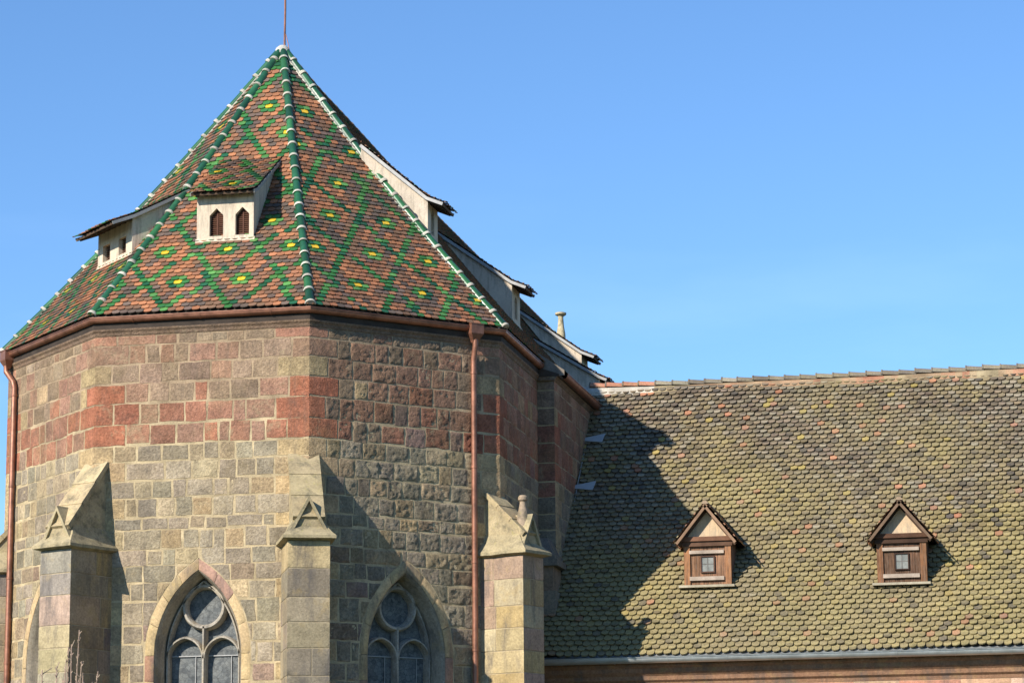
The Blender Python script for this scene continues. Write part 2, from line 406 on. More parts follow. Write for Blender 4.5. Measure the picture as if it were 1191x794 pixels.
# window arch geometry shared by the apse windows
WA, WT, WZS, WZ0 = .92, .165, 5.46, 2.6
WH = 1.6; WR = (WA*WA+WH*WH)/(2*WA); WC = WR-WA
def arch_hw(z, r=WR):
    if z < WZ0-(.0 if r < WR else .12): return 0
    if z <= WZS: return r-WC
    q = r*r-(z-WZS)**2
    return max(0, sqrt(q)-WC) if q > WC*WC else 0
def arch_pt(side, f, r):
    """f 0..1 up the jamb, 1..2 round the arch"""
    if f <= 1: return side*(r-WC), WZ0+(WZS-WZ0)*f
    th = math.acos(min(1, WC/r))*(f-1)
    return side*(r*cos(th)-WC), WZS+r*sin(th)

# ------------------------------------------------------------------ ground
g = MB(); R = 3000
g.poly([V(-R, -R, 0), V(R, -R, 0), V(R, R, 0), V(-R, R, 0)], (.06, .07, .03)); go = g.build('ground', M_GRASS); go['kind'] = 'structure'; go['label'] = 'grass ground around the church'

# ================================================================== the church choir
church = thing('church_choir', 'tall polygonal sandstone choir with green diamond patterned tile roof', 'church')

def face_blocks(k, opening_c=None, relief=.018, rough=.007, u0=0., u1=LW, P=None, hardL=True, hardR=True, qL=True, qR=True, seed=1, zmin=4.6, fstep=.04, z1=ZTOP, wmin=.24, wmax=.58):
    P = P or wallP(k); rnd = random.Random(seed); mb = MB()
    # mortar bed behind the stones
    vv = [0]+[WZ0-.12+i*.09 for i in range(0, 100) if WZ0-.12+i*.09 < z1-.05]+[z1]
    wall_rows(mb, P, u0, u1, vv, [(opening_c, lambda z: arch_hw(z, WR-.03))] if opening_c else [], -.004, lambda z: lerpc(MORT, (.37, .265, .175), sstep((z-8.9)/1.2)*.8), 1)
    for ci in range(len(COURSES)-1):
        t, b = COURSES[ci], COURSES[ci+1]
        if t > z1+.01: continue
        fine = t > zmin
        step = fstep if fine else .16
        us = [u0]; lens = []
        ql = (.58 if ci % 2 else .34)+rnd.uniform(-.04, .05) if qL else 0
        qr = (.34 if ci % 2 else .56)+rnd.uniform(-.04, .05) if qR else 0
        if ql: us.append(u0+ql)
        end = u1-qr
        while end-us[-1] > wmax:
            us.append(us[-1]+rnd.uniform(wmin, wmax)*(1 if rnd.random() > .12 else 1.5))
            if end-us[-1] < wmin*.75: us.pop(); break
        if qr: us.append(end)
        us.append(u1)
        us = sorted(set(round(x, 4) for x in us))
        for i, (a, c) in enumerate(zip(us, us[1:])):
            if c-a < .06: continue
            isL = qL and i == 0; isR = qR and i == len(us)-2
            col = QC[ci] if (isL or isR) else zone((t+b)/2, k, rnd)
            col = jit(col, .05, rnd)
            rl, ro = (relief*.45, rough*.4) if (isL or isR) else (relief*rnd.uniform(.5, 1.3), rough*rnd.uniform(.6, 1.4))
            dt, db = rnd.uniform(-.016, .016), rnd.uniform(-.016, .016)
            kw = dict(relief=rl, rough=ro, hardL=hardL and i == 0, hardR=hardR and i == len(us)-2, step=step)
            kw['gap'] = .005 if (isL or isR) else rnd.uniform(.006, .013)
            pieces = [(a, c, None, None)]
            if opening_c:
                hb, ht = arch_hw(b+.001), arch_hw(t-.001)
                hm = max(hb, ht)
                if hm > 0 and c > opening_c-hm-.02 and a < opening_c+hm+.02:
                    pieces = []
                    g2 = .012
                    if a < opening_c-min(hb, ht)-.06: pieces.append((a, min(c, opening_c), None, lambda z: opening_c-arch_hw(z)-g2 if arch_hw(z) > 0 else 1e9))
                    if c > opening_c+min(hb, ht)+.06: pieces.append((max(a, opening_c), c, lambda z: opening_c+arch_hw(z)+g2 if arch_hw(z) > 0 else -1e9, None))
            for (pa, pc, cl, cr) in pieces:
                block(mb, P, pa, pc, b+db*(ci > 0), t+dt*(ci > 0), col, cl=cl, cr=cr, **kw)
            # the odd thin sliver stone and pinning
    return mb
QC = [quoin_col(i) for i in range(len(COURSES)-1)]
WALLM = [M_STONE, M_MORTAR]
wall_ab = face_blocks(-1, LW/2, .007, .007, seed=11, wmin=.2, wmax=.5).build('wall', WALLM, church, True, 'sunlit rubble wall left of the front wall, beside the left downpipe', recalc=False)
wall_bc = face_blocks(0, LW/2, .006, .006, seed=23, wmin=.2, wmax=.5).build('wall', WALLM, church, True, 'broad sunlit front wall of grey, red and ochre blocks', recalc=False)
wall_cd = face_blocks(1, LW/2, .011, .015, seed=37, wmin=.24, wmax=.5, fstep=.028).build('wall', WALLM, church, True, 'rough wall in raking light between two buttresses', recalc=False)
# straight side wall in shade, then the slightly wider rear part with its return
yD = -LW/2
P2 = frame((AP, yD, 0), (0, 1, 0), (0, 0, 1), (1, 0, 0))
face_blocks(2, None, .018, .008, 0, YSTEP-yD, P2, True, False, True, False, seed=41).build('wall', WALLM, church, True, 'shaded reddish side wall running back from the corner', recalc=False)
P3 = frame((XS, YSTEP, 0), (0, 1, 0), (0, 0, 1), (1, 0, 0))
mbx = face_blocks(2, None, .015, .007, 0, 7.5, P3, True, False, True, False, seed=43)
PR = frame((AP, YSTEP, 0), (1, 0, 0), (0, 0, 1), (0, -1, 0))
mbr = MB(); 
mbx.poly([PR(0, 0, -.006), PR(XS-AP, 0, -.006), PR(XS-AP, ZTOP, -.006), PR(0, ZTOP, -.006)], MORT, 1)
for ci in range(len(COURSES)-1):
    t_, b_ = COURSES[ci], COURSES[ci+1]; z = (t_+b_)/2
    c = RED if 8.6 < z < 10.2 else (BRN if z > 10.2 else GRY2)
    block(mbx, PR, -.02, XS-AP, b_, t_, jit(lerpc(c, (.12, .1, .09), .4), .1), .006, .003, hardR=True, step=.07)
mbx.poly([V(XS, YSTEP+7.5, 0), V(XS, YEND, 0), V(XS, YEND, ZTOP), V(XS, YSTEP+7.5, ZTOP)], BRN, 0)
mbx.build('wall', WALLM, church, True, 'projecting rear side wall where the mossy roof joins', recalc=False)
mbl = MB()                                                            # far side and back, plain coursed stone
PL = frame((-AP, YSTEP, 0), (0, -1, 0), (0, 0, 1), (-1, 0, 0))
mbl.poly([PL(0, 0), PL(YSTEP-yD, 0), PL(YSTEP-yD, ZTOP), PL(0, ZTOP)], BRN, 0)
PLR = frame((-XS, YSTEP, 0), (1, 0, 0), (0, 0, 1), (0, -1, 0))
mbl.poly([PLR(0, 0, -.006), PLR(XS-AP, 0, -.006), PLR(XS-AP, ZTOP, -.006), PLR(0, ZTOP, -.006)], MORT, 1)
for ci in range(len(COURSES)-1):
    t_, b_ = COURSES[ci], COURSES[ci+1]; z = (t_+b_)/2
    c = RED if 8.6 < z < 10.6 else (BRN if z > 8 else GRY)
    block(mbl, PLR, 0, XS-AP, b_, t_, jit(c, .1), .006, .003, hardL=True, step=.07)
mbl.poly([V(-XS, YSTEP, 0), V(-XS, YEND, 0), V(-XS, YEND, ZTOP), V(-XS, YSTEP, ZTOP)], BRN, 0)
mbl.poly([V(-XS, YEND, 0), V(XS, YEND, 0), V(XS, YEND, ZTOP), V(0, YEND, ZA-.1), V(-XS, YEND, ZTOP)], BRN, 0)
mbl.build('wall', WALLM, church, False, recalc=False)

# ---- windows
def window(k, label, glassdark=False):
    P0 = wallP(k); P = lambda u, v, n=0.: P0(LW/2+u, v, n)
    # surround of dressed stones (the window's own mesh)
    mb = MB(); ro = WR; ri = WR-WT
    cols = [jit(OCH, .12) for _ in range(30)]
    for side in (-1, 1):
        fs = [0, .2, .33, .46, .6, .72, .85, 1.0, 1.28, 1.55, 1.78, 2.0]
        for q, (f0, f1) in enumerate(zip(fs, fs[1:])):
            L = 1.8*(f1-f0) if f1 > 1 else (WZS-WZ0)*(f1-f0)
            def Pm(u, v, n, f0=f0, f1=f1, L=L, side=side):
                f = f0+(f1-f0)*u/L; a, z = arch_pt(side, f, ri+v); return P(a, z, n)
            col = (.38, .23, .17) if (side == 1 and f0 >= 1.5 and k == 0) else (jit(OCH, .12) if f0 >= 1 or random.random() < .75 else jit(PINK, .1))
            block(mb, Pm, 0, L, 0, WT, col, .003, .003, gap=.003, hardL=False, step=.06, wob=.003, back=-.005)
        # jamb: the long stones that bond into the wall
    rows = []
    fs = [i/6 for i in range(7)]+[1+i/14 for i in range(1, 15)]
    prof = [(0, -.01), (.015, -.03), (.045, -.12), (.05, -.17), (.08, -.24), (.09, -.42), (.13, -.44), (.13, -.52)]
    for side in (-1, 1):
        rows = [[P(*arch_pt(side, f, ri-i_), d_) for i_, d_ in prof] for f in fs]
        mb.grid(rows, (.34, .29, .22), 0)
    w_ = mb.build('window', M_ASHLAR, church, True, label)
    # tracery: mullion, two pointed lights, an oculus
    tr = MB(); tc = (.36, .32, .26)
    def bar(path, w=.085, d0=-.29, d1=-.48, closed=False):
        n = len(path); rows = []
        for i, (u, z) in enumerate(path):
            a = path[(i-1) % n] if (closed or i > 0) else path[i]; b = path[(i+1) % n] if (closed or i < n-1) else path[i]
            d = Vector((b[0]-a[0], b[1]-a[1])).normalized(); m = Vector((-d.y, d.x))
            rows.append([P(u+m.x*o, z+m.y*o, dd) for o, dd in ((-w/2, d1), (-w/2, d0-.07), (-w*.42, d0-.045), (-w*.18, d0), (w*.18, d0), (w*.42, d0-.045), (w/2, d0-.07), (w/2, d1))])
        if closed: rows.append(rows[0])
        tr.grid(rows, tc, 0)
    oc, orr = (0, 6.28), .345
    hw = ri-WC-.13
    bar([(orr*cos(2*pi*i/36), oc[1]+orr*sin(2*pi*i/36)) for i in range(36)], .095, closed=True)
    bar([(0, WZ0), (0, WZS), (0, oc[1]-orr+.03)], .075)
    for side in (-1, 1):
        c = side*(hw*.5+.01); a = hw*.5+.0; sp = 5.42; r = a*1.12; cc = r-a
        thm = math.acos(cc/r)
        bar([(c-side*(0), 0)]*0+[(c+(-side)*(-1)*0+(r*cos(thm*i/10)-cc), sp+r*sin(thm*i/10)) for i in range(11)], .062)
        bar([(c-(r*cos(thm*i/10)-cc), sp+r*sin(thm*i/10)) for i in range(11)], .062)
        # outer bar that ties light to the jamb
    bar([(-hw, WZ0), (-hw, WZS)]+[(-(WR-WT-.13)*cos(t_)+WC, WZS+(WR-WT-.13)*sin(t_)) for t_ in [math.acos(WC/(WR-WT-.13))*i/12 for i in range(1, 13)]], .06)
    bar([(hw, WZ0), (hw, WZS)]+[((WR-WT-.13)*cos(t_)-WC, WZS+(WR-WT-.13)*sin(t_)) for t_ in [math.acos(WC/(WR-WT-.13))*i/12 for i in range(1, 13)]], .06)
    tr.build('tracery', M_ASHLAR, w_, True)
    # the glass and its saddle bars
    gl = MB(); rr = WR-WT-.11
    zs = [WZ0, 3.5, 4.5, WZS]+[WZS+(sqrt(rr*rr-WC*WC))*i/14 for i in range(1, 15)]
    for a, b in zip(zs, zs[1:]):
        ha, hb = arch_hw(a+.0001, rr), arch_hw(b-.0001, rr)
        gl.poly([P(-ha, a, -.46), P(ha, a, -.46), P(hb, b, -.46), P(-hb, b, -.46)])
    gl.build('glass', M_GLASS, w_)
    sb = MB()
    for z in (3.2, 3.9, 4.6, 5.47):
        for s_ in (-1, 1): sb.box(P, s_*hw*.5-hw*.46, s_*hw*.5+hw*.46, z-.009, z+.009, -.45, -.43, (.05, .05, .05))
    for s_ in (-1, 1): sb.box(P, s_*hw*.5+.14-.006, s_*hw*.5+.14+.006, WZ0, 5.46, -.455, -.44, (.05, .05, .05))
    sb.build('saddle_bar', M_LEAD, w_)
    return w_
window(-1, 'pointed window half hidden behind the left buttress')
window(0, 'sunlit pointed tracery window in the front wall')
window(1, 'shaded pointed tracery window beside the copper downpipe')

# ---- buttresses
def buttress(k, label, off=0., hw=.345, sf=5.8, ztop=8.72, finial=False, z0=7.18, cols=None, cap_hw=None, seed=3):
    a = (k+.5)*pi/4; n = V(sin(a), -cos(a), 0); t = V(cos(a), sin(a), 0)
    rnd = random.Random(seed); cap_hw = cap_hw or hw+.09
    O = t*off
    mb = MB(); s0 = 4.35
    PF = frame(O+n*sf-t*hw, t, (0, 0, 1), n); PRt = frame(O+n*s0+t*hw, n, (0, 0, 1), t); PLf = frame(O+n*sf-t*hw, -n, (0, 0, 1), -t)
    for P, w in ((PF, 2*hw), (PRt, sf-s0), (PLf, sf-s0)): mb.poly([P(0, 0, -.006), P(w, 0, -.006), P(w, z0, -.006), P(0, z0, -.006)], lerpc(MORT, GRY, .6), 1)
    z = z0; q = 0
    while z > .05:
        h = rnd.uniform(.36, .5); b = max(0, z-h)
        cc = cols(z, rnd)
        step = .07 if z > 4 else .2
        if rnd.random() < .35: cuts = [0, hw*2*rnd.uniform(.35, .6), 2*hw]
        else: cuts = [0, 2*hw]
        for i, (x, y) in enumerate(zip(cuts, cuts[1:])):
            block(mb, PF, x, y, b, z, jit(cc, .1, rnd), .003, .003, gap=.003, hardL=i == 0, hardR=i == len(cuts)-2, step=step, wob=.003, back=-.009)
        sp = (sf-s0)*rnd.uniform(.42, .66)
        cs = jit(cols(z, rnd), .12, rnd); cs2 = jit(cols(z, rnd), .12, rnd)
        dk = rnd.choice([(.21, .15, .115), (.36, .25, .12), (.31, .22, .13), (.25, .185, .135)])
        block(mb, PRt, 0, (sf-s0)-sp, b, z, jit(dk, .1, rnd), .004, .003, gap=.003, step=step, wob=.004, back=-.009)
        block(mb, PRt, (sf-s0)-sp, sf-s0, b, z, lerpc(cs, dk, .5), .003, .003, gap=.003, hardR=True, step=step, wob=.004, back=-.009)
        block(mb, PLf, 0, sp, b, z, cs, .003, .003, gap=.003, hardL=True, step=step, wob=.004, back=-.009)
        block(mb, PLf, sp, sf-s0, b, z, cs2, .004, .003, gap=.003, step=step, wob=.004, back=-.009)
        z = b; q += 1
    bt = mb.build('buttress', [M_ASHLAR, M_MORTAR], church, True, label, recalc=False)
    # cap: drip slab with swept top, gablet facing out, sloped weathering back to the wall
    cp = MB(); B = lambda s_, tt, z_: O+n*s_+t*tt+V(0, 0, z_)
    c1 = (.34, .28, .17)
    lay = []
    def wob(p): return p+Vector((nz(p.x*3, p.y*3, p.z*3), nz(p.x*3+9, p.y*3, p.z*3), nz(p.x*3, p.y*3+7, p.z*3)))*.012
    for ex, zz in ((-.02, z0-.005), (cap_hw-hw, z0+.035), (cap_hw-hw, z0+.085), ((cap_hw-hw)*.35, z0+.15), (-.05, z0+.26), (-.12, z0+.42)):
        h2 = hw+ex; f2 = sf+ex*1.3
        ring = []
        for (p, q_) in (((s0, -h2), (f2, -h2)), ((f2, -h2), (f2, h2)), ((f2, h2), (s0, h2))):
            for i in range(6): ring.append(wob(B(p[0]+(q_[0]-p[0])*i/6, p[1]+(q_[1]-p[1])*i/6, zz)))
        ring.append(wob(B(s0, h2, zz)))
        lay.append(ring)
    ids = cp.grid(lay, c1, 0); cp.face(ids[-1], c1, 0); cp.face(ids[0][::-1], c1, 0)
    gw = hw*.74; gp = z0+.74; sg = sf-.01
    # gablet: a small pitched stone under two projecting raking copings
    bd = [(-gw, z0+.1), (gw, z0+.1), (gw, z0+.2), (0, gp-.05), (-gw, z0+.2)]
    cp.prism([B(5.0, *q_) for q_ in bd], [B(sg-.05, *q_) for q_ in bd], lerpc(c1, OCH, .4))
    for s_ in (-1, 1):
        q0, q1 = (s_*(gw+.07), z0+.15), (0, gp)
        dx, dz = q1[0]-q0[0], q1[1]-q0[1]; l_ = hypot(dx, dz); nx, nz_ = -dz/l_*.055*(-s_)*-1, dx/l_*.055*(-s_)*-1
        if nz_ > 0: nx, nz_ = -nx, -nz_
        sec = [q0, q1, (0, gp-.085), (q0[0]+nx, q0[1]+nz_)]
        cp.prism([wob(B(5.0, *q_)) for q_ in sec], [wob(B(sg+.015, *q_)) for q_ in sec], c1)
    # weathering
    ww = hw*.66; s_t, s_b = RW*.965, sf-.04; zb = z0+.36
    pr = [(s0, z0+.1), (s_b, z0+.1), (s_b, zb), (s_t+.06, ztop), (s_t-.1, ztop+.01), (s0, ztop)]
    segs = [B(s_b+(s_t+.06-s_b)*i/8, 0, zb+(ztop-zb)*i/8) for i in range(9)]
    wc = (.36, .29, .175)
    cp.prism([B(p, -ww, z_) for p, z_ in pr], [B(p, ww, z_) for p, z_ in pr], wc)
    sl_ = V(*(n*(ztop-zb)+V(0, 0, 1)*(s_b-s_t))).normalized()
    for i in range(3):                                               # three sloping slabs, each lipped over the next
        p0 = segs[0].lerp(segs[8], i/3+.003); p1 = segs[0].lerp(segs[8], (i+1)/3+.02 if i < 2 else 1)
        e = ww+.035; th = .045
        A_ = [p0-t*e+sl_*(.012+th), p0+t*e+sl_*(.012+th), p1+t*e+sl_*th, p1-t*e+sl_*th]
        Bq = [p0-t*e-sl_*.03, p0+t*e-sl_*.03, p1+t*e-sl_*.03, p1-t*e-sl_*.03]
        cp.prism(Bq, A_, jit((.38, .3, .175), .16))
    cap = cp.build('cap', M_CAP, bt)
    if finial:
        fm = MB(); c = B(sf-.2, 0, 0)
        prof = [(.15, gp-.34), (.12, gp-.12), (.075, gp+.10), (.055, gp+.2), (.055, gp+.22), (.085, gp+.25), (.085, gp+.30), (.06, gp+.33), (.0, gp+.335)]
        fm.grid([[c+V(r*cos(2*pi*i/10), r*sin(2*pi*i/10), zz) for i in range(10)] for r, zz in prof], (.31, .235, .165), 0, True)
        fm.build('finial', M_CAP, cap, True)
    return bt
def colsB(z, r):
    if z > 6.75: return (.29, .26, .21)
    if 6.3 < z < 6.75: return (.38, .27, .205)
    return r.choice([GRY, (.38, .31, .18), (.3, .26, .17), (.36, .27, .14)])
def colsC(z, r): return r.choice([(.25, .205, .145), (.225, .185, .135), (.29, .235, .155), (.33, .27, .165)]) if z < 6.9 else (.4, .31, .17)
def colsD(z, r): return r.choice([(.40, .315, .175), (.43, .35, .21), (.38, .28, .14), (.36, .255, .18), (.38, .315, .2)])
buttress(-1, 'left buttress with its right flank in shade, bare twigs in front', 0, cols=colsB, seed=3)
buttress(0, 'middle buttress at the sharp corner seen head on', -.08, cols=colsC, seed=5)
buttress(1, 'pale ochre right buttress with a small ball finial', -.08, hw=.31, sf=5.68, ztop=8.3, finial=True, cols=colsD, seed=8, cap_hw=.40)
buttress(-2, 'buttress at the far left corner', 0, cols=colsB, seed=13, sf=5.3, ztop=8.0)
# stump of a buttress where the wall steps out, with a moulded ledge
sb = MB(); PE = frame((AP-.05, YSTEP-.75, 0), (1, 0, 0), (0, 0, 1), (0, -1, 0))
for z0_, z1_, x1_, c in ((0, 6.9, .5, GRY2), (6.9, 7.35, .46, BRN)):
    sb.box(lambda u, v, n: PE(u, v, -n), 0, x1_, z0_, z1_, 0, .75, c)
for z0_, z1_, e in ((7.35, 7.47, .1), (7.47, 7.56, .04)):
    sb.box(lambda u, v, n: PE(u, v, -n), 0, .46+e, z0_, z1_, -e, .75, (.2, .17, .13))
sb.prism([PE(0, 7.56, -.75), PE(.46, 7.56, -.75), PE(.3, 7.9, -.75), PE(0, 7.9, -.75)], [PE(0, 7.56, 0), PE(.46, 7.56, 0), PE(.3, 7.9, -.3), PE(0, 7.9, -.3)], (.18, .15, .12))
sb.build('buttress', M_ASHLAR, church, False, 'low shaded buttress stump beside the mossy roof')

# ---- cornice, eaves boards, copper gutters and downpipes
plan = [(-AP, YSTEP)]+[tuple(cornerv(k, RW, 0)[:2]) for k in (-2, -1, 0, 1)]+[(AP, YSTEP)]
cn = MB()
sweep(cn, plan, [(-.15, 10.905), (.005, 10.905), (.015, 10.925), (.022, 10.96), (.05, 10.995), (.055, 11.02), (-.15, 11.02)], (.21, .14, .095))
sweep(cn, [(XS, YSTEP-.05), (XS, YEND)], [(-.3, 10.905), (.005, 10.905), (.03, 10.94), (.07, 10.98), (-.3, 10.98)], (.2, .14, .1))
cn.build('cornice', M_STONE, church)
ev = MB()
sweep(ev, plan, [(-.2, 11.022), (.04, 11.022), (.045, 11.1), (.03, 11.19), (-.2, 11.3)], (.045, .034, .027))
sweep(ev, [(XS, YSTEP-.06), (XS, YEND)], [(-.4, 10.982), (.1, 10.982), (.11, 11.02), (-.4, 11.2)], (.06, .045, .035))
ev.build('eaves_board', M_WOODH, church)
def gutter(path, zt, r=.07, out=.0):
    gt = MB()
    prof = [(out+r*sin(pi*(i/10-.5))*1.0-r, zt-r*1.15*cos(pi*(i/10-.5))) for i in range(11)]
    prof = prof+[(out-.0+.012, zt+.004), (out+.012, zt+.014), (out-.012, zt+.014)]+[(o*.93-.005, z_+.006) for o, z_ in reversed(prof)]
    sweep(gt, path, prof)
    return gt
gplan = [(-APG, YSTEP+.1)]+[tuple(cornerv(k, RG, 0)[:2]) for k in (-2, -1, 0, 1)]+[(APG, YSTEP-.02)]
gt = gutter(gplan, ZG-.01)
for k in (-1, 0, 1):                                                  # joint bands
    n, t = fdir(k)
    for u in (-1.2, .0, 1.25):
        rows = []
        for uu in (u-.012, u+.012): rows.append([n*(APG-.07+.078*sin(pi*(i/10-.5)))+t*uu+V(0, 0, ZG-.012-.088*cos(pi*(i/10-.5))) for i in range(11)])
        gt.grid(rows)
gt.build('gutter', M_COPPER, church, True, 'long copper gutter round the choir eaves')
gutter([(XS+.2, YSTEP+.35), (XS+.2, 7.2)], 11.08, .075).build('gutter', M_COPPER, church, True, 'short copper gutter over the wider rear wall')
def downpipe(base, nrm, tan, label, side=0.):
    """hopper under the gutter, swan neck and straight pipe"""
    b, n_, t_ = Vector(base), Vector(nrm), Vector(tan)
    dp = MB(); r = .05
    pts = [b+n_*.13+V(0, 0, 10.98), b+n_*.13+V(0, 0, 10.87), b+n_*.10+t_*side*.4+V(0, 0, 10.76), b+n_*.075+t_*side*.8+V(0, 0, 10.66), b+n_*.07+t_*side+V(0, 0, 10.55), b+n_*.07+t_*side+V(0, 0, 5), b+n_*.07+t_*side]
    dp.tube(pts, r, n=12)
    d = dp.build('downpipe', M_COPPER, church, True, label)
    hp = MB()
    Pq = lambda x, y, z: b+n_*(.11+y)+t_*x+V(0, 0, z)
    sec = [(.05, 10.93), (.06, 10.97), (.115, 11.06), (.125, 11.08), (.125, 11.24), (.135, 11.245), (.135, 11.26), (.12, 11.26), (.11, 11.1)]
    ids = hp.grid([[Pq(x*w, y*w*.8, z) for x, y in ((-1, -1), (1, -1), (1, 1), (-1, 1))] for w, z in sec], mi=0, close=True)
    hp.face(ids[0][::-1]); hp.face(ids[-1])
    hp.build('hopper', M_COPPER, d)
    for z in (10.4, 8.75, 7.1, 5.6, 4, 2.2):
        cl = MB(); cl.tube([b+n_*.07+t_*side+V(0, 0, z-.018), b+n_*.07+t_*side+V(0, 0, z+.018)], r+.009, n=12)
        cl.box(lambda u, v, w: b+t_*(u+side)+n_*v+V(0, 0, z+w), -.015, .015, -.02, .03, -.015, .015)
        cl.build('pipe_clamp', M_COPPER, d, True)
n, t = fdir(1); downpipe(n*AP+t*(3.215-LW/2), n, t, 'copper downpipe between the shaded window and right buttress')
n, t = fdir(-1); downpipe(n*AP+t*(.2-LW/2), n, t, 'copper downpipe at the left edge', .26)

# ---- roof
TER = (.34, .14, .064); TER2 = (.255, .112, .058); TBR = (.165, .09, .052); TDK = (.095, .07, .055); TPU = (.125, .085, .066)
GRN = (.04, .15, .04); GRD = (.018, .088, .04); GRL = (.085, .225, .06); YEL = (.66, .42, .03)
def roof_col(k, seed):
    rnd = random.Random(seed)
    if k == 0: s1, c1, s2, c2 = .58, .571, .80, -.70
    elif k == 1: s1, c1, s2, c2 = .57, .32, .59, -.60
    else: s1, c1, s2, c2 = .57, .30, .59, -.35
    PER = 1.17
    def f(u, v, i, j):
        a = (u+s1*v-c1)/PER; b = (u-s2*v-c2)/PER
        fa, fb = a-floor(a), b-floor(b)
        da = min(fa, 1-fa)*PER; db = min(fb, 1-fb)*PER
        if v < 6.9:
            if da < .074 or db < .072:
                if rnd.random() < .07: return jit(TPU, .1, rnd), 0
                return jit(rnd.choice([GRN, GRN, GRD, GRL, GRD] if da < db else [GRN, GRL, GRN, GRD]), .22, rnd), 1
            # yellow tile with a ring of green around it in the middle of each lozenge
            ca = floor(a)+.5; cb = floor(b)+.5
            vc = ((ca*PER+c1)-(cb*PER+c2))/(s1+s2); uc = ca*PER+c1-s1*vc
            du, dv_ = u-uc, v-vc
            if vc < .35: pass
            elif abs(dv_) < .0565 and abs(du) < .0715: return jit(YEL, .08, rnd), 1
            elif (abs(dv_) < .0565 and abs(du) < .215) or (abs(dv_) < .17 and abs(du) < .143): return jit(rnd.choice([GRN, GRD, GRN, GRL]), .2, rnd), 1
        elif v > 7.0: return jit(rnd.choice([GRN, GRD]), .2, rnd), 1
        r = rnd.random(); m = nz(u*.9+k*7, v*.9, 3)*.5
        r += m
        if r < .24: c = TER
        elif r < .44: c = TER2
        elif r < .74: c = TBR
        elif r < .9: c = TPU
        else: c = TDK
        return jit(c, .2, rnd), 0
    return f
ROOFM = [M_TILE, M_GLAZE]
DF, DH = 3.47, .5
def zr(dist): return ZA-(ZA-ZG)*dist/APG-bell(1-dist/APG)
for k in (-1, 0, 1):
    P = roofP(k); mb = MB()
    mb.grid([[P((LG*i/8-LG/2)*(1-j/10), LR*j/10, -.014) for i in range(9)] for j in range(11)], (.06, .045, .035), 2)
    tiles(mb, P, .03, LR-.05, lambda v: (-LG/2*(1-v/LR)+.01, LG/2*(1-v/LR)-.01), roof_col(k, 50+k))
    mb.build('roof_slope', ROOFM+[M_WOODH], church, False, {-1: 'left narrow tiled roof slope seen at a slant', 0: 'front tiled roof slope with green lozenges and yellow tiles', 1: 'right tiled roof slope in raking light with green lozenges'}[k], recalc=False)
def plain_col(seed):
    rnd = random.Random(seed)
    def f(u, v, i, j):
        r = rnd.random()
        if r < .1: return jit(GRD, .2, rnd), 1
        return jit(TER2 if r < .28 else (TBR if r < .62 else (TPU if r < .8 else TDK)), .2, rnd), 0
    return f
def drop(y): return .10*sstep(y/3)+.20*sstep((y-2)/11)
for sgn in (1, -1):                                                   # the long side slopes behind
    n = V(sgn, 0, 0); up_ = (-n*APG+V(0, 0, ZA-ZG))/LR
    P = frame(n*APG+V(0, 0, ZG), (0, 1, 0), up_, V(0, sgn, 0).cross(up_)*1 if False else (V(0, 1, 0).cross(up_) if sgn == 1 else up_.cross(V(0, 1, 0))))
    P0_ = P
    P = lambda u, v, nn=0., P0_=P0_: (lambda q, u, v: V(q.x, q.y, q.z-drop(u)*max(0, min(1, v/LR))-bell(v/LR)))(P0_(u, v, nn), u, v)
    mb = MB()
    mb.grid([[P(u0_+(YEND-u0_)*i/24, LR*j/6, -.012) for i in range(25)] for j, u0_ in ((j, -LG/2*(1-j/6)) for j in range(7))], (.06, .045, .035), 2)
    if sgn == 1:
        tiles(mb, P, .03, LR-.02, lambda v: (-LG/2*(1-v/LR)+.01, YEND), plain_col(71), expo=.12, w=.15, nb=3)
        # tilted eaves over the wider rear wall
        q = [V(APG-.25, YSTEP, ZG+.32), V(APG-.25, YEND, ZG+.32), V(XS+.2, YEND, 11.1), V(XS+.2, YSTEP, 11.1)]
        mb.poly(q, (.1, .075, .06), 0); mb.poly([p-V(0, 0, .03) for p in q], (.1, .075, .06), 0)
        mb.poly([q[0], q[3], V(XS+.2, YSTEP, 11.0), V(APG-.25, YSTEP, 11.0)], (.2, .17, .14), 2)
    mb.build('roof_slope', ROOFM+[M_WOODH], church, False, 'long dark side roof slope running back behind the dormers' if sgn == 1 else None, recalc=False)

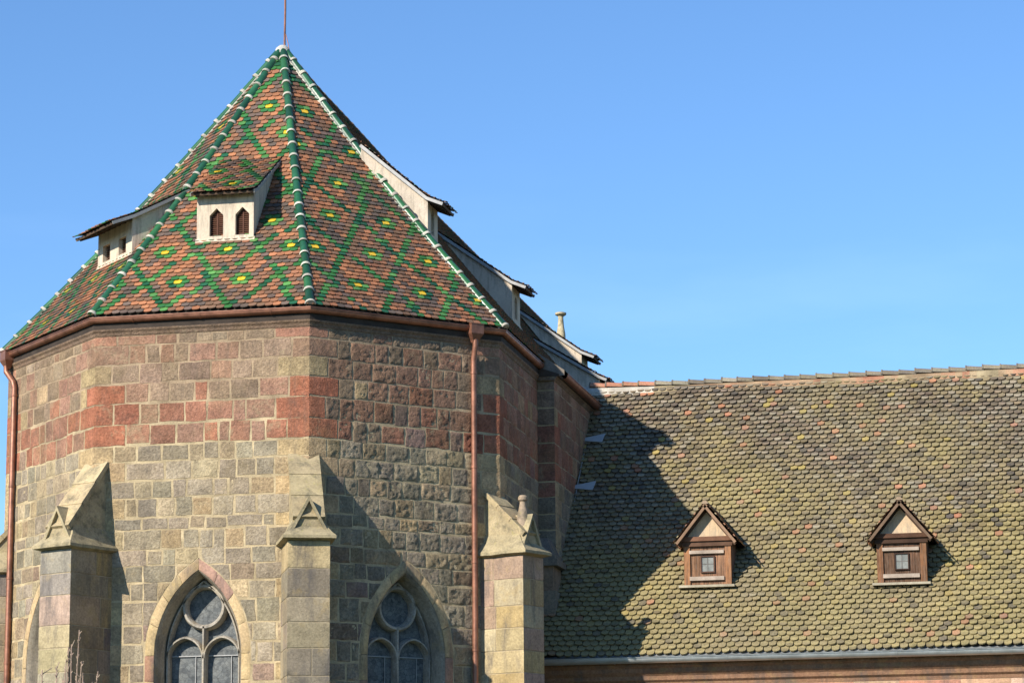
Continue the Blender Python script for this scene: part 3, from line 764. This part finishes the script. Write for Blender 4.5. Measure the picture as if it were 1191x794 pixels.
def hip(p0, p1, nL, nR, label, bw=.1):
    """a hip of half-round green glazed tiles bedded in white mortar; p0 eave end, p1 apex"""
    d = (p1-p0); L = d.length; d.normalize(); upv = (nL+nR).normalized(); upv = (upv-d*upv.dot(d)).normalized(); side = d.cross(upv)
    mb = MB(); nseg = 21; seg = L/nseg
    HP = lambda t_: p0+d*t_-V(0, 0, bell(t_/L))
    bed = (.58, .54, .45); wht = (.56, .53, .44)
    # mortar bed
    rows = []
    for i in range(43):
        c = HP(L*i/42); w = (bw if i < 42 else .06)*(1+.12*nz(i*.9, p0.x, 2))
        rows.append([c-side*w-upv*.05, c-side*(w*.9)+upv*.025, c-side*.05+upv*.04, c+side*.05+upv*.04, c+side*(w*.9)+upv*.025, c+side*w-upv*.05])
    mb.grid(rows, bed, 1)
    for i in range(nseg):
        a = HP(seg*i); b = HP(seg*(i+1)+.03)
        f = 1-.3*i/nseg
        if i == nseg-1: b = p1+d*.0
        rs = random.uniform(.94, 1.05); r0 = .083*(.84+.16*f)*rs; r1 = .069*(.84+.16*f)*rs
        off = upv*.03
        rr = random.uniform(-.011, .011)
        half_round(mb, a+off+side*rr, b+off, r0, r1, side, upv, jit(random.choice([GRD, (.02, .085, .04), (.028, .12, .045), (.015, .07, .035)]), .3), mi=0, dz=.0)
        # white mortar collar at the lap
        q = HP(seg*i+random.uniform(-.01, .012))
        cw = random.uniform(.022, .034)
        for m0, m1, e0, e1 in ((0, cw, .008, .013), (cw, cw*2, .013, .004)):
            half_round(mb, q+off+d*m0, q+off+d*m1, r0+e0, r0+e1, side, upv, jit(random.choice([wht, wht, (.5, .46, .38)]), .12), mi=1, n=12)
    o = mb.build('hip_ridge', [M_GLAZE, M_MORTAR], church, True, label, recalc=True)
    o.data.set_sharp_from_angle(angle=radians(38)) if hasattr(o.data, 'set_sharp_from_angle') else None
def rn(k):
    n, t = fdir(k); up_ = (-n*APG+V(0, 0, ZA-ZG))/LR; return t.cross(up_)
APX = V(0, 0, ZA)
for k, lab in ((-2, 'leftmost hip of green glazed tiles against the sky'), (-1, 'second hip of green glazed tiles, left of the front dormer'), (0, 'middle hip of green glazed tiles running down to the sharp corner'), (1, 'right hip of green glazed tiles with white mortar edge')):
    p0 = cornerv(k, RG-.06, ZG+.03)
    hip(p0, APX+V(0, 0, .0), rn(k), rn(k+1), lab, {-2: .12, -1: .07, 0: .07, 1: .12}[k])
cr = MB()                                                             # ridge of the straight roof
for i in range(int(YEND/.42)):
    half_round(cr, V(0, .15+i*.42, ZA-.06-drop(.15+i*.42)), V(0, .15+(i+1)*.42+.03, ZA-.06-drop(.57+i*.42)), .1, .085, V(1, 0, 0), V(0, 0, 1), jit((.14, .1, .08), .2))
cr.build('ridge_tiles', M_TILE, church, True)
lr = MB()                                                             # apex cap and lightning rod
lr.grid([[V(r*cos(2*pi*i/12), r*sin(2*pi*i/12), z) for i in range(12)] for r, z in ((.17, ZA-.1), (.13, ZA+.02), (.07, ZA+.075), (.0, ZA+.085))], (.6, .58, .52), 0, True)
lr.build('apex_cap', M_MORTAR, church, True)
lr = MB(); lr.tube([V(.035, 0, ZA-.05), V(.045, 0, ZA+.8), V(.03, .0, ZA+2.6)], .021); lr.tube([V(.05, 0, ZA+.33), V(.11, -.02, ZA+.12), V(.15, -.03, ZA-.12)], .008, n=6)
lr.build('lightning_rod', M_COPPER, church, True, 'thin copper rod rising from the apex')

# ---- shed dormers on the choir roof
PLA = (.60, .495, .375)
def shed_dormer(k, uc, hw, label, square=False, over=.2, nwin=2, df=DF, ztop=13.66, zbase=None, m=.62, m2=.42, seed=1, dtop=0, sideover=.06):
    n, t = fdir(k)
    B = lambda u, d_, z: n*d_+t*(uc+u)+V(0, 0, z)
    zb = zr(df) if zbase is None else zbase
    rnd = random.Random(seed)
    dj = df                                                          # where the dormer roof meets the main slope
    while dj > .2 and zr(dj) < ztop+(df-dj)*m: dj -= .01
    dj = max(dj, dtop)
    P = lambda u, v, nn=0.: B(u, df+nn, v)
    mb = MB()
    ops = []
    ww, wz0, wz1 = (.125, zb+.13, zb+.50)
    if square: ww, wz0, wz1 = .155, zb+.12, zb+.42
    if square: cs = [-.30, .26]
    elif nwin == 2: cs = [-.155 if hw > .45 else -.13, .30 if hw > .45 else .2]
    else: cs = [0]
    cs = [c*hw/.5 if not square else c*hw/.6 for c in cs] if nwin > 1 else cs
    def hwf(z):
        if z < wz0 or z > wz1+(0 if square else .13): return 0
        return ww if z <= wz1 or square else ww*(1-(z-wz1)/.13)
    ops = [(c, hwf) for c in cs]
    vs_ = sorted(set([zb-.05, wz0, wz1, ztop-.03]+([] if square else [wz1+.13])))
    wall_rows(mb, P, -hw, hw, vs_, ops, 0, PLA)
    dep = -.12
    for c, _ in ops:
        out = [(c-ww, wz0), (c+ww, wz0), (c+ww, wz1)]+([] if square else [(c, wz1+.13)])+[(c-ww, wz1)]
        for a, b in zip(out, out[1:]+out[:1]): mb.poly([P(*a, 0), P(*b, 0), P(*b, dep), P(*a, dep)], PLA)
    for s_ in (-1, 1):                                                # cheeks
        a = hw*s_; nseg = 8
        xs = [df+(dj-df)*i/nseg for i in range(nseg+1)]
        lo = [B(a, x, max(zb-.05 if i == 0 else zr(x)-.03, zr(x)-.05)) for i, x in enumerate(xs)]
        hi = [B(a, x, ztop-.03+(df-x)*m) for x in xs]
        mb.grid([lo, hi], lerpc(PLA, (.45, .40, .34), .35))
    # plaster flare at the foot of the front and cheeks
    ft = [(-.0, .09), (.012, .05), (.05, -.01), (.05, -.05)]
    mb.grid([[P(u, zb+z_, o) for o, z_ in ft] for u in [-hw-.02+(2*hw+.04)*i/6 for i in range(7)]], PLA)
    dm = mb.build('dormer', M_PLAST, church, False, label)
    for c, _ in ops:                                                  # brown louvred shutters set back in the openings
        sh = MB(); z = wz0
        while z < wz1+(.0 if square else .1):
            w2 = ww-.005 if z+.03 < wz1 or square else max(.02, ww*(1-(z+.03-wz1)/.13))
            sh.prism([P(c-w2, z, dep+.05), P(c-w2, z+.012, dep+.055), P(c-w2, z+.045, dep), P(c-w2, z+.035, dep-.005)], [P(c+w2, z, dep+.05), P(c+w2, z+.012, dep+.055), P(c+w2, z+.045, dep), P(c+w2, z+.035, dep-.005)], jit((.12, .055, .035), .15, rnd))
            z += .036
        sh.poly([P(c-ww, wz0, dep-.01), P(c+ww, wz0, dep-.01), P(c+ww, wz1+.13, dep-.01), P(c-ww, wz1+.13, dep-.01)], (.03, .018, .013))
        sh.box(P, c-.012, c+.012, wz0, wz1+.06, dep-.005, dep+.058, (.1, .045, .03))
        sh.build('shutter', M_WOODH, dm)
    # roof: boards, rafter ends and tiles carrying the same lozenge pattern
    ca = 1/hypot(1, m); cb_ = 1/hypot(1, m2); Lo = over/cb_; L = Lo+(df-dj)/ca
    d1 = -n*ca+V(0, 0, m*ca); d2 = -n*cb_+V(0, 0, m2*cb_); n1 = t.cross(d1); n2 = t.cross(d2)
    knee = n*df+t*uc+V(0, 0, ztop)
    def RP(u, v, nn=0.):                                             # the slope kicks out over the front
        if v < Lo: return knee-d2*(Lo-v)+t*u+n2*nn
        return knee+d1*(v-Lo)+t*u+n1*nn
    def slab(mbx, u0, u1, v1, h0, h1, col, mi):
        sec = lambda v: [RP(u0, v, h0), RP(u1, v, h0), RP(u1, v, h1), RP(u0, v, h1)]
        ids = mbx.grid([sec(.0), sec(Lo*.98), sec(Lo*1.02), sec(v1)], col, mi, True); mbx.face(ids[0][::-1], col, mi); mbx.face(ids[-1], col, mi)
    rm = MB(); ho = hw+sideover
    slab(rm, -ho+.01, ho-.01, L, -.045, -.008, (.1, .065, .045), 2)
    for i in range(7): 
        u = -hw+.04+(2*hw-.08)*i/6
        rm.box(RP, u-.02, u+.02, .03, Lo-.01, -.075, -.045, (.07, .045, .03), 2)
    v_off = (df+over)  # keeps the pattern continuous with the slope below
    base = roof_col(k, 90+seed) if k < 2 else plain_col(90+seed)
    def cf(u, v, i, j): return base(u+uc, v+(APG-df-over)*1.3, i, j)
    tiles(rm, RP, -.05, L+.03, lambda v: (-ho, ho), cf, wild=1.4)
    rm.build('dormer_roof', ROOFM+[M_WOODH], dm, False, None, recalc=False)
    for s_ in (-1, 1):                                                # lead covered verge boards
        vb = MB(); slab(vb, s_*ho-.012, s_*ho+.012, L-.02, -.05, .008, (.3, .3, .3), 0)
        vb.build('verge_board', M_LEAD, dm)
    return dm
shed_dormer(0, 0.03, .52, 'white dormer with two pointed openings on the front roof slope', seed=2)
shed_dormer(-1, .33, .72, 'white dormer with two square openings on the left roof slope', square=True, seed=3, over=.42, ztop=13.36, m=.56, df=3.54)
for y, lab, kw in ((-.56, 'first dormer along the right side, just behind the right hip', dict(df=3.06, ztop=13.95, m=.86, dtop=1.80)), (4.72, 'second dormer along the right side, in shade', dict(ztop=13.5, m=.72, df=3.5)), (12.3, 'third dormer along the right side, before the stone finial', dict(ztop=13.5, m=.72, df=3.5))):
    shed_dormer(2, y, .385, lab, seed=int(y*3)+40, nwin=1, over=.30, **kw)
shed_dormer(2, 8.55, .62, 'low shed dormer just above the mossy roof ridge', seed=77, nwin=1, over=.16, df=4.62, ztop=12.16, m=.62)
fn = MB(); prof = [(.16, ZA-.8), (.13, ZA-.1), (.095, ZA+.1), (.075, ZA+.36), (.085, ZA+.41), (.12, ZA+.43), (.165, ZA+.46), (.165, ZA+.51), (.1, ZA+.53), (.0, ZA+.55)]
fn.grid([[V(r*cos(2*pi*i/14), YEND+r*sin(2*pi*i/14), z) for i in range(14)] for r, z in prof], (.46, .38, .24), 0, True)
fn.build('ridge_finial', M_CAP, church, True, 'small stone finial with round cap at the end of the ridge')
# flashing plates and cable on the shaded side wall
cb = MB(); cb.tube([V(XS+.03, 4.6, 10.25), V(XS+.03, 4.0, 9.7), V(XS+.04, 3.5, 9.25), V(XS+.03, 2.8, 8.4)], .012, n=6); cb.build('cable', M_LEAD, church, True)

# ================================================================== the lower wing with the mossy roof
wing = thing('convent_wing', 'low pink walled wing with a mossy tiled roof and two wooden dormers', 'building')
WX0, WX1 = AP, 24.0
YE, ZE, YR, ZRW = -.12, 5.60, 5.85, 11.50
WL = hypot(YR-YE, ZRW-ZE); wv = V(0, YR-YE, ZRW-ZE)/WL; wn = V(1, 0, 0).cross(wv)
WP = frame((0, YE, ZE), (1, 0, 0), wv, wn)
def zwing(y): return ZE+(y-YE)*(ZRW-ZE)/(YR-YE)
def ywing(z): return YE+(z-ZE)*(YR-YE)/(ZRW-ZE)
def sag(u, v): return .045*nz(u*.35, v*.35, 4)+.02*nz(u*1.1, v*1.1, 9)-.05*sin(pi*min(1, max(0, v/WL)))
wr = random.Random(5)
def wing_col(u, v, i, j):
    r = wr.random()
    fld = .5+.75*nz(u*.42, v*.42, 11)+.35*nz(u*1.5, v*1.5, 31)
    f = fld+.75*(1-v/WL)-.38-.016*(u-9)+wr.uniform(-.16, .16)
    pr = nz(u*.7+3, v*.7, 21)+.5*nz(u*2.1, v*2.1, 17)
    if r < .018+.17*max(0, pr-.12): return jit(wr.choice([(.37, .17, .1), (.4, .19, .11), (.34, .18, .12)]), .18, wr), 0
    if r < .035+.17*max(0, pr-.12): return jit((.34, .26, .09), .15, wr), 0
    if r > .955: return jit((.1, .085, .07), .2, wr), 0
    olive, brown = (.30, .24, .105), (.205, .158, .115)
    c = lerpc(brown, olive, max(0, min(1, f*1.25)))
    if f < .4 and wr.random() < .35: c = lerpc(c, (.27, .235, .175), .8)
    dk = lerpc((.085, .07, .055), c, max(.1, min(.85, f*1.1+wr.uniform(-.25, .3))))
    if wr.random() < .14: c = lerpc(c, (.1, .08, .065), .6)
    return jit(c, .27, wr), 0, jit(dk, .25, wr)
DX = (7.755, 11.255)
mb = MB()
mb.grid([[WP(WX0-.1+(WX1-WX0+.1)*i/40, WL*j/14, sag(WX0-.1+(WX1-WX0+.1)*i/40, WL*j/14)-.012) for i in range(41)] for j in range(15)], (.05, .04, .03), 1)
tiles(mb, WP, -.02, WL-.10, lambda v: (WX0-.02, WX1), wing_col, expo=.141, w=.148, lift=.034, thick=.024, sag=sag, wild=2.2, arcd=.074, nb=7)
YB = 2*YR-YE                                                          # rear slope
mb.poly([V(WX0, YB, ZE), V(WX1, YB, ZE), V(WX1, YR, ZRW), V(WX0, YR, ZRW)], (.1, .09, .07), 0)
mb.build('roof', [M_MOSS, M_WOODH], wing, False, 'mossy roof of old beaver-tail tiles', recalc=False)
rc = MB(); x = WX0+.2; i = 0
while x < WX1:
    L = .335; zz = ZRW+.03+.03*nz(x*.35, 0, 4)+random.uniform(-.008, .008); L = random.uniform(.31, .35)
    half_round(rc, V(x, YR+.03, zz+.012), V(x+L+.03, YR+.03, zz-.012), .10, .088, V(0, 1, 0), V(0, 0, 1), jit(random.choice([(.2, .17, .13), (.25, .22, .17), (.17, .145, .115)]) if x > 5.9 else jit((.42, .2, .13)), .15), n=12)
    half_round(rc, V(x-.006, YR+.03, zz+.012), V(x+.022, YR+.03, zz+.012), .108, .108, V(0, 1, 0), V(0, 0, 1), (.16, .14, .115), n=12)
    x += L; i += 1
rows = []
for i in range(140):                                                  # mortar bedding under the ridge tiles
    x = WX0+(WX1-WX0)*i/139; zz = ZRW+.03*nz(x*.35, 0, 4); w = .17+.03*nz(x*2.2, 1, 3)
    rows.append([V(x, YR-w-.04, zz-w-.02), V(x, YR-w-.03, zz-w+.055), V(x, YR-.10, zz-.015), V(x, YR+.05, zz+.06), V(x, YR+.2, zz-.15)])
ids = rc.grid(rows, (.5, .42, .28), 1)
for fi in range(len(rc.f)):
    if rc.m[fi] == 1:
        xx = rc.v[rc.f[fi][0]][0]; q = nz(xx*1.3, 5, 5)+.5*nz(xx*5, 5, 9)
        rc.c[fi] = (.58, .53, .44) if xx < 6.1 else lerpc((.36, .29, .175), (.38, .18, .11), max(0, min(1, .4+1.6*q)) if xx > 6.8 else 0)
rc.build('ridge_capping', [M_MOSS, M_MORTAR], wing, True, None)
zg = MB(); r = .085                                                   # zinc gutter, its joint beads, the zinc apron above it
gz = ZE-.035; gy = YE-.075
prof = [(r*sin(pi*(i/12-.5)), -r*cos(pi*(i/12-.5))*1.05) for i in range(13)]
prof2 = prof+[(r+.014, .004), (r+.016, .016), (r-.004, .018)]+[(a*.94, b*.94+.004) for a, b in reversed(prof)]
zg.grid([[V(x, gy-a, gz+b) for a, b in prof2] for x in [AP+.02+(WX1-AP)*i/20 for i in range(21)]])
x = 5.3
while x < WX1:
    zg.grid([[V(xx, gy-a*1.05, gz+b*1.06) for a, b in prof] for xx in (x-.012, x+.012)])
    x += random.choice([.95, 1.0, 1.05])
zg.build('gutter', M_ZINC, wing, True, 'grey zinc gutter under the mossy roof')
ap_ = MB(); ap_.grid([[V(x, YE-.03, ZE+.0), V(x, YE+.06, ZE+.055), V(x, YE+.16, ZE+.13)] for x in (AP, WX1)]); ap_.build('eaves_flashing', M_ZINC, wing)
for z in (10.25, 9.15):                                               # bent zinc plates where the roof meets the church wall
    v0_ = WL*(z-ZE)/(ZRW-ZE); fl = MB()
    q_ = [(XS-.01, v0_+.03, .05), (XS+.40, v0_+.13, .065), (XS+.36, v0_-.14, .055), (XS-.01, v0_-.06, .045)]
    fl.prism([WP(*a_) for a_ in q_], [WP(a_[0], a_[1], a_[2]+.012) for a_ in q_]); fl.build('flashing_plate', M_PLATE, wing)
# cornice and wall
WY = .13
cn = MB(); sweep(cn, [(AP, WY), (WX1, WY)], [(-.2, 5.10), (.0, 5.10), (.012, 5.16), (.06, 5.2), (.075, 5.27), (.13, 5.33), (.15, 5.40), (.19, 5.44), (.19, 5.5), (-.2, 5.5)], (.27, .15, .09)); cn.build('cornice', M_ASHLAR, wing, False, 'dark moulded eaves cornice of the wing')
wl = MB(); PW = frame((AP, WY, 0), (1, 0, 0), (0, 0, 1), (0, -1, 0))
wl.poly([PW(0, 0, -.006), PW(WX1-AP, 0, -.006), PW(WX1-AP, 5.5, -.006), PW(0, 5.5, -.006)], (.46, .32, .21), 1)
z = 5.10; rr = random.Random(3)
while z > .05:
    b = max(0, z-rr.uniform(.26, .34)); u = 0
    while u < WX1-AP:
        l = rr.uniform(.5, 1.1); c = rr.choice([(.50, .28, .18), (.5, .34, .22), (.52, .36, .25), (.46, .22, .14), (.5, .3, .19)])
        block(wl, PW, u, min(u+l, WX1-AP), b, z, jit(c, .1, rr), .006, .004, gap=.006, step=.12 if z > 4.4 else .4, wob=.006)
        u += l
    z = b
wl.poly([V(WX1, WY, 0), V(WX1, YB-.3, 0), V(WX1, YB-.3, 5.5), V(WX1, YR, ZRW-.05), V(WX1, WY, 5.5)], (.4, .3, .2), 1)
wl.poly([V(WX0, YB-.3, 0), V(WX1, YB-.3, 0), V(WX1, YB-.3, 5.5), V(WX0, YB-.3, 5.5)], (.4, .3, .2), 1)
wl.build('wall', [M_ASHLAR, M_MORTAR], wing, True, None, recalc=False)

def gable_dormer(cx, yf, w, zb, label, seed, tone):
    """timber dormer: boarded front with a hatch, plastered gable and tiled saddle roof"""
    rnd = random.Random(seed); hw = w/2
    F = lambda u, z, n=0.: V(cx+u, yf-n, z)
    zt = zb+.72; zbm = zt+.17; pk = zbm+.46
    mb = MB()
    br = (.22*tone, .115*tone, .065*tone)
    # cheeks and posts
    for s_ in (-1, 1):
        yb = ywing(zbm)
        mb.poly([V(cx+s_*hw, yf+.01, zb-.1), V(cx+s_*hw, ywing(zb), zb-.1), V(cx+s_*hw, yb+.1, zbm), V(cx+s_*hw, yf+.01, zbm)], (.16*tone, .1*tone, .07*tone))
        mb.box(F, s_*(hw-.055)-.055, s_*(hw-.055)+.055, zb, zt, -.06, .012, jit((.34*tone, .16*tone, .075*tone), .15, rnd))
    # boarding
    u = -hw+.11; 
    while u < hw-.112:
        bw = min(rnd.uniform(.075, .11), hw-.11-u)
        mb.box(F, u+.002, u+bw-.002, zb+.02, zt, -.06, -.022+rnd.uniform(-.004, .004), jit(br, .25, rnd)); u += bw
    dm = mb.build('dormer', M_WOOD, wing, False, label)
    bm_ = MB()
    bm_.box(F, -hw-.03, hw+.03, zt, zt+.09, -.08, .035, (.10*tone, .055*tone, .035*tone)); bm_.box(F, -hw-.05, hw+.05, zt+.09, zbm, -.08, .07, (.15*tone, .075*tone, .045*tone))
    bm_.build('lintel', M_WOODH, dm)
    gp_ = MB(); gp_.prism([F(-hw+.0, zbm, -.02), F(hw-.0, zbm, -.02), F(0, pk+.05, -.02)], [F(-hw+.0, zbm, .0), F(hw-.0, zbm, .0), F(0, pk+.05, .0)], (.56, .41, .26)); gp_.build('gable_panel', M_PLAST, dm)
    for z0, z1 in ((zt-.135, zt-.075), (zb+.10, zb+.17)):
        b_ = MB(); b_.box(F, -hw+.1, hw-.13, z0, z1, -.02, .03, (.36, .29, .23)); b_.build('batten', M_WOODH, dm)
    pn = MB(); pn.box(F, -.115, .115, zb+.255, zb+.53, -.03, -.008, (.3, .3, .3)); p_ = pn.build('window_pane', M_PANE, dm)
    fr = MB()
    for a in ((-.13, -.108, zb+.24, zb+.545), (.108, .13, zb+.24, zb+.545), (-.108, .108, zb+.24, zb+.262), (-.108, .108, zb+.523, zb+.545)): fr.box(F, *a, -.03, .012, (.09*tone, .05*tone, .035*tone))
    fr.box(F, -.007, .007, zb+.262, zb+.523, -.03, -.004, (.13, .12, .11)); fr.box(F, -.108, .108, zb+.39, zb+.402, -.03, -.005, (.13, .12, .11))
    fr.build('window_frame', M_WOODH, dm)
    sl2 = MB(); sl2.box(F, -hw-.09, hw+.06, zb-.03, zb+.012, -.06, .10, (.34, .3, .22)); sl2.build('sill', M_WOODH, dm)
    # saddle roof: two tiled slopes with timber rafters at the front edge
    rf = MB(); ov = .20; rise = pk+.05-(zbm-.0); e = hw+.135; zpk = pk+.13; zev = zpk-(e)*(pk-zbm)/(hw-.06)
    for s_ in (-1, 1):
        vd = V(-s_*e, 0, zpk-zev); L = vd.length; vd.normalize(); nn_ = V(s_*(zpk-zev), 0, e).normalized()
        ud = V(0, 1, 0)
        RP = frame((cx+s_*e, yf-ov, zev), ud, vd, nn_)
        def lim(v, vd=vd): zz = zev+vd.z*v; return (0., ywing(zz)-(yf-ov)+.12)
        rf.poly([RP(0, 0, -.005), RP(lim(0)[1], 0, -.005), RP(lim(L)[1], L, -.005), RP(0, L, -.005)], (.07, .045, .03), 1)
        rf.poly([RP(0, 0, -.03), RP(lim(0)[1], 0, -.03), RP(lim(L)[1], L, -.03), RP(0, L, -.03)], (.09, .055, .035), 1)
        tiles(rf, RP, -.03, L, lim, lambda u, v, i, j: (jit(rnd.choice([(.34, .16, .095), (.27, .14, .09), (.2, .14, .1), (.3, .25, .14), (.4, .19, .1)]), .2, rnd), 0), expo=.13, w=.15, lift=.014, thick=.016, wild=1.5)
        # verge rafter
        rf.box(RP, .0, .045, .0, L, -.06, -.012, (.2*tone+.04, .12*tone+.03, .075*tone+.02), 1)
        rf.box(RP, .165, .205, .0, L, -.085, -.03, (.10*tone, .06*tone, .04*tone), 1)
    half_round(rf, V(cx, yf-ov-.01, zpk-.01), V(cx, ywing(zpk)+.1, zpk-.01), .06, .06, V(1, 0, 0), V(0, 0, 1), (.28, .2, .13))
    rf.build('dormer_roof', [M_TILE, M_WOODH], dm, False, None, recalc=False)
    return dm
gable_dormer(DX[0], 1.15, .86, 6.95, 'left timber dormer, sunlit brown boards with pale battens', 1, 1.0)
gable_dormer(DX[1], 1.08, .88, 6.88, 'right timber dormer, darker boards and dusty small pane', 2, .5)

# ================================================================== bare twigs in front of the left buttress
sh = thing('bare_shrub', 'leafless shrub with thin upright twigs before the left buttress', 'shrub')
a = (-.5)*pi/4; nB = V(sin(a), -cos(a), 0); tB = V(cos(a), sin(a), 0)
base = nB*7.2+tB*1.55
rr = random.Random(9)
for q in range(12):
    m = MB()
    top = base+tB*rr.uniform(-.62, .75)+nB*rr.uniform(-.25, .25)+V(0, 0, rr.uniform(4.75, 5.75))
    st = base+V(rr.uniform(-.12, .12), rr.uniform(-.12, .12), 0)
    pts = []
    for i in range(15):
        f = i/14; p = st.lerp(top, f**.6); p.z = top.z*f; p += V(nz(q*3.1, f*1.5, 1), nz(q*3.1, f*1.5, 7), 0)*.12*f+V(nz(q*5.1, f*9, 3), nz(q*5.1, f*9, 4), 0)*.035
        pts.append(p)
    m.tube(pts, [.019*(1-.55*i/14) for i in range(15)], jit((.3, .21, .16), .15, rr), n=5)
    for bq in range(80):                                             # short fruiting spurs along the rods
        f = rr.uniform(7, 13.9); i = int(f); p = pts[i].lerp(pts[i+1], f-i)
        d = V(rr.uniform(-.7, .7), rr.uniform(-.7, .7), rr.uniform(.4, 1.1)).normalized(); L = rr.uniform(.025, .075)*(3.5 if rr.random() < .06 else 1)
        m.tube([p, p+d*L], [.009, .005], jit((.36, .27, .2), .2, rr), n=4)
    m.build('stem', M_BARK, sh, True)
